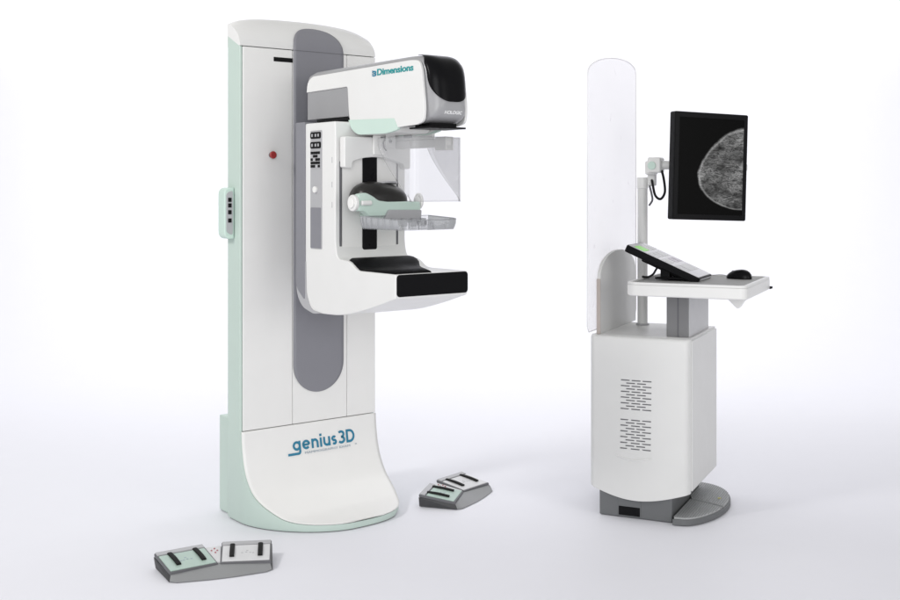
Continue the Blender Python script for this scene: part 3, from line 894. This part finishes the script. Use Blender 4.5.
# ================================================================== FOOT SWITCHES
def foot_switch(label, loc, rz):
    T = thing('foot_switch', label, 'foot pedal', loc, rz, 'twin pedal foot switches on the floor')
    # plates: right white, left mint
    low = [(-.206, .128), (-.040, .170), (.040, .170), (.206, .128), (.232, .122), (.205, -.06), (.178, -.075), (.05, -.092), (-.05, -.092), (-.178, -.075), (-.205, -.06), (-.232, .122)]
    up = {}
    bm = bmesh.new()
    fl = [(-.225, .122, .003), (-.038, .168, .003), (.038, .168, .003), (.225, .122, .003), (.196, -.060, .003), (.170, -.078, .003), (.045, -.090, .003), (-.045, -.090, .003), (-.170, -.078, .003), (-.196, -.060, .003)]
    tp = [(-.232, .122, .046), (-.040, .165, .046), (.040, .165, .046), (.232, .122, .046), (.192, -.048, .024), (.168, -.050, .022), (.030, -.018, .026), (-.030, -.018, .026), (-.168, -.050, .022), (-.192, -.048, .024)]
    A = [bm.verts.new(p) for p in fl]; C2 = [bm.verts.new(p) for p in tp]; n = len(A)
    for i in range(n): bm.faces.new((A[i], A[(i + 1) % n], C2[(i + 1) % n], C2[i]))
    bm.faces.new(A)
    bm.faces.new((C2[0], C2[1], C2[7], C2[8], C2[9])); bm.faces.new((C2[1], C2[2], C2[6], C2[7])); bm.faces.new((C2[2], C2[3], C2[4], C2[5], C2[6]))
    HO = obj('housing', bm, PEDAL_G, T, .003)
    cpts = [(-.034, .160, .0485), (.034, .160, .0485), (.006, .012, .0345), (-.006, .012, .0345)]
    bm = bmesh.new(); a_ = [bm.verts.new(p) for p in cpts]; b_ = [bm.verts.new((p[0], p[1], p[2] - .006)) for p in cpts]
    bm.faces.new(a_); bm.faces.new(b_)
    for i in range(4): bm.faces.new((a_[i], a_[(i + 1) % 4], b_[(i + 1) % 4], b_[i]))
    CP = obj('centre_panel', bm, PLATE_W, T)
    for sd in (0, 3):
        q = [tp[sd], fl[sd], fl[9 if sd == 0 else 4], tp[9 if sd == 0 else 4]]
        e = -.0015 if sd == 0 else .0015
        bm = bmesh.new(); a1 = [bm.verts.new((p[0] + e, p[1], p[2])) for p in q]; b1 = [bm.verts.new((p[0] - e, p[1], p[2])) for p in q]
        bm.faces.new(a1); bm.faces.new(b1)
        for i in range(4): bm.faces.new((a1[i], a1[(i + 1) % 4], b1[(i + 1) % 4], b1[i]))
        obj('side_plate', bm, SIDEK, HO)
    bm = bmesh.new()
    for (x, y) in ((.004, .138), (-.010, .122), (.012, .118), (.002, .100)):
        box(bm, (x - .0028, y - .0025, .0425 + (y - .09) * .095 - .002), (x + .0028, y + .0022, .0435 + (y - .09) * .095 + .0022))
    obj('printed_marks', bm, INKR, CP)
    for s in (-1, 1):
        # pedal plate frame: p(u,w) with u across 0..1, w front->rear 0..1
        fl_, fr_ = Vector((s * .004, 0, .034)), Vector((s * .193, -.046, .034)); rl, rr_ = Vector((s * .038, .166, .060)), Vector((s * .232, .122, .060))
        def P(u, w, h=0): return (fl_ * (1 - u) + fr_ * u) * (1 - w) + (rl * (1 - u) + rr_ * u) * w + Vector((0, 0, h))
        def slab(bm, u0, u1, w0, w1, h0, h1):
            t = [bm.verts.new(P(u, w, h1)) for u, w in ((u0, w0), (u1, w0), (u1, w1), (u0, w1))]
            b2 = [bm.verts.new(P(u, w, h0)) for u, w in ((u0, w0), (u1, w0), (u1, w1), (u0, w1))]
            bm.faces.new(t); bm.faces.new(b2)
            for i in range(4): bm.faces.new((t[i], t[(i + 1) % 4], b2[(i + 1) % 4], b2[i]))
        bm = bmesh.new(); slab(bm, 0, 1, 0, 1, -.012, 0)
        PL = obj('pedal', bm, GREY_D, T, .002)
        PL['label'] = 'mint green pedal with two black straps' if s < 0 else 'white pedal with two black straps'
        bm = bmesh.new(); slab(bm, .03, .97, .04, .80, -.001, .0025)
        obj('pedal_top', bm, PLATE_M if s < 0 else PLATE_W, PL, .001)
        bm = bmesh.new(); slab(bm, .015, .985, .83, .985, -.001, .005)
        obj('hinge_bar', bm, GREY_L, PL, .002)
        bm = bmesh.new()
        for (uu, ww) in ((.42, .40), (.50, .42), (.58, .40), (.64, .38), (.52, .50)): slab(bm, uu - .02, uu + .02, ww, ww + .025, .002, .0032)
        obj('pedal_print', bm, INK if s < 0 else GREY_L, PL)
        for uu in (.22, .78) if s > 0 else (.22, .74):
            bm = bmesh.new(); rows = []
            for k in range(9):
                w = .84 - .62 * k / 8; h = .0060 + .003 * math.sin(math.pi * min(1, k / 8)) + .003 * (k / 8)
                rows.append([P(uu - .048, w, h - .006), P(uu - .048, w, h), P(uu - .02, w, h + .002), P(uu + .02, w, h + .002), P(uu + .048, w, h), P(uu + .048, w, h - .006)])
            V = grid(bm, rows); bm.faces.new(V[0]); bm.faces.new(V[-1])
            for i in range(8): bm.faces.new((V[i][0], V[i + 1][0], V[i + 1][5], V[i][5]))
            obj('strap', bm, RUBBER, PL, .001)
    return T
def copy_tree(o, parent=None):
    c = o.copy(); col.objects.link(c); c.parent = parent
    for ch in list(o.children): copy_tree(ch, c)
    return c
f1 = foot_switch('twin pedal foot switch lying in front of the mammography machine base, nearest the camera', (-.895, 4.381, 0), 21)
f2 = copy_tree(f1)
f2.location = (.066, 5.425, 0); f2.rotation_euler = (0, 0, R(64))
f2['label'] = 'twin pedal foot switch turned sideways on the floor between the machine and the cart'

# ================================================================== LIGHT, CAMERA
w = bpy.data.worlds.new('World'); scene.world = w; w.use_nodes = True
bg = w.node_tree.nodes['Background']; bg.inputs['Color'].default_value = (1, .995, .985, 1); bg.inputs['Strength'].default_value = .50
def area(name, loc, target, size, power, color=(1, 1, 1), sy=None):
    l = bpy.data.lights.new(name, 'AREA'); l.shape = 'RECTANGLE'; l.size = size; l.size_y = sy or size; l.energy = power; l.color = color
    o = bpy.data.objects.new(name, l); col.objects.link(o); o.location = loc
    o.rotation_euler = (Vector(target) - Vector(loc)).to_track_quat('-Z', 'Y').to_euler(); return o
area('key_softbox', (-3.6, 2.6, 3.8), (.3, 5.3, .6), .8, 92, (1, .99, .97))
area('front_softbox', (-.3, -1.4, 2.1), (0, 5.2, 1.2), 3.0, 150, (.98, .99, 1))
area('fill_softbox', (4.4, .6, 1.9), (-.4, 5.2, 1.3), 2.4, 60, (1, .995, .985))
area('backdrop_light', (-3.0, 8.2, 5.6), (-2.5, 11, 3.0), 3.0, 175)
area('backdrop_light', (3.0, 8.2, 5.6), (2.5, 11, 3.0), 3.0, 175)

cam = bpy.data.cameras.new('camera'); co = bpy.data.objects.new('camera', cam); col.objects.link(co)
co.location = (0, 0, 1.48); co.rotation_euler = (R(90), 0, 0)
cam.lens = 1130 / 900 * 36; cam.sensor_width = 36; cam.shift_y = -110 / 900
cam.clip_end = 100; scene.camera = co
scene.render.engine = 'CYCLES'
scene.cycles.max_bounces = 10; scene.cycles.transparent_max_bounces = 16
scene.render.resolution_x = 1024; scene.render.resolution_y = 683
vs = scene.view_settings; vs.view_transform = 'Standard'; vs.look = 'None'; vs.exposure = -.11; vs.gamma = 1
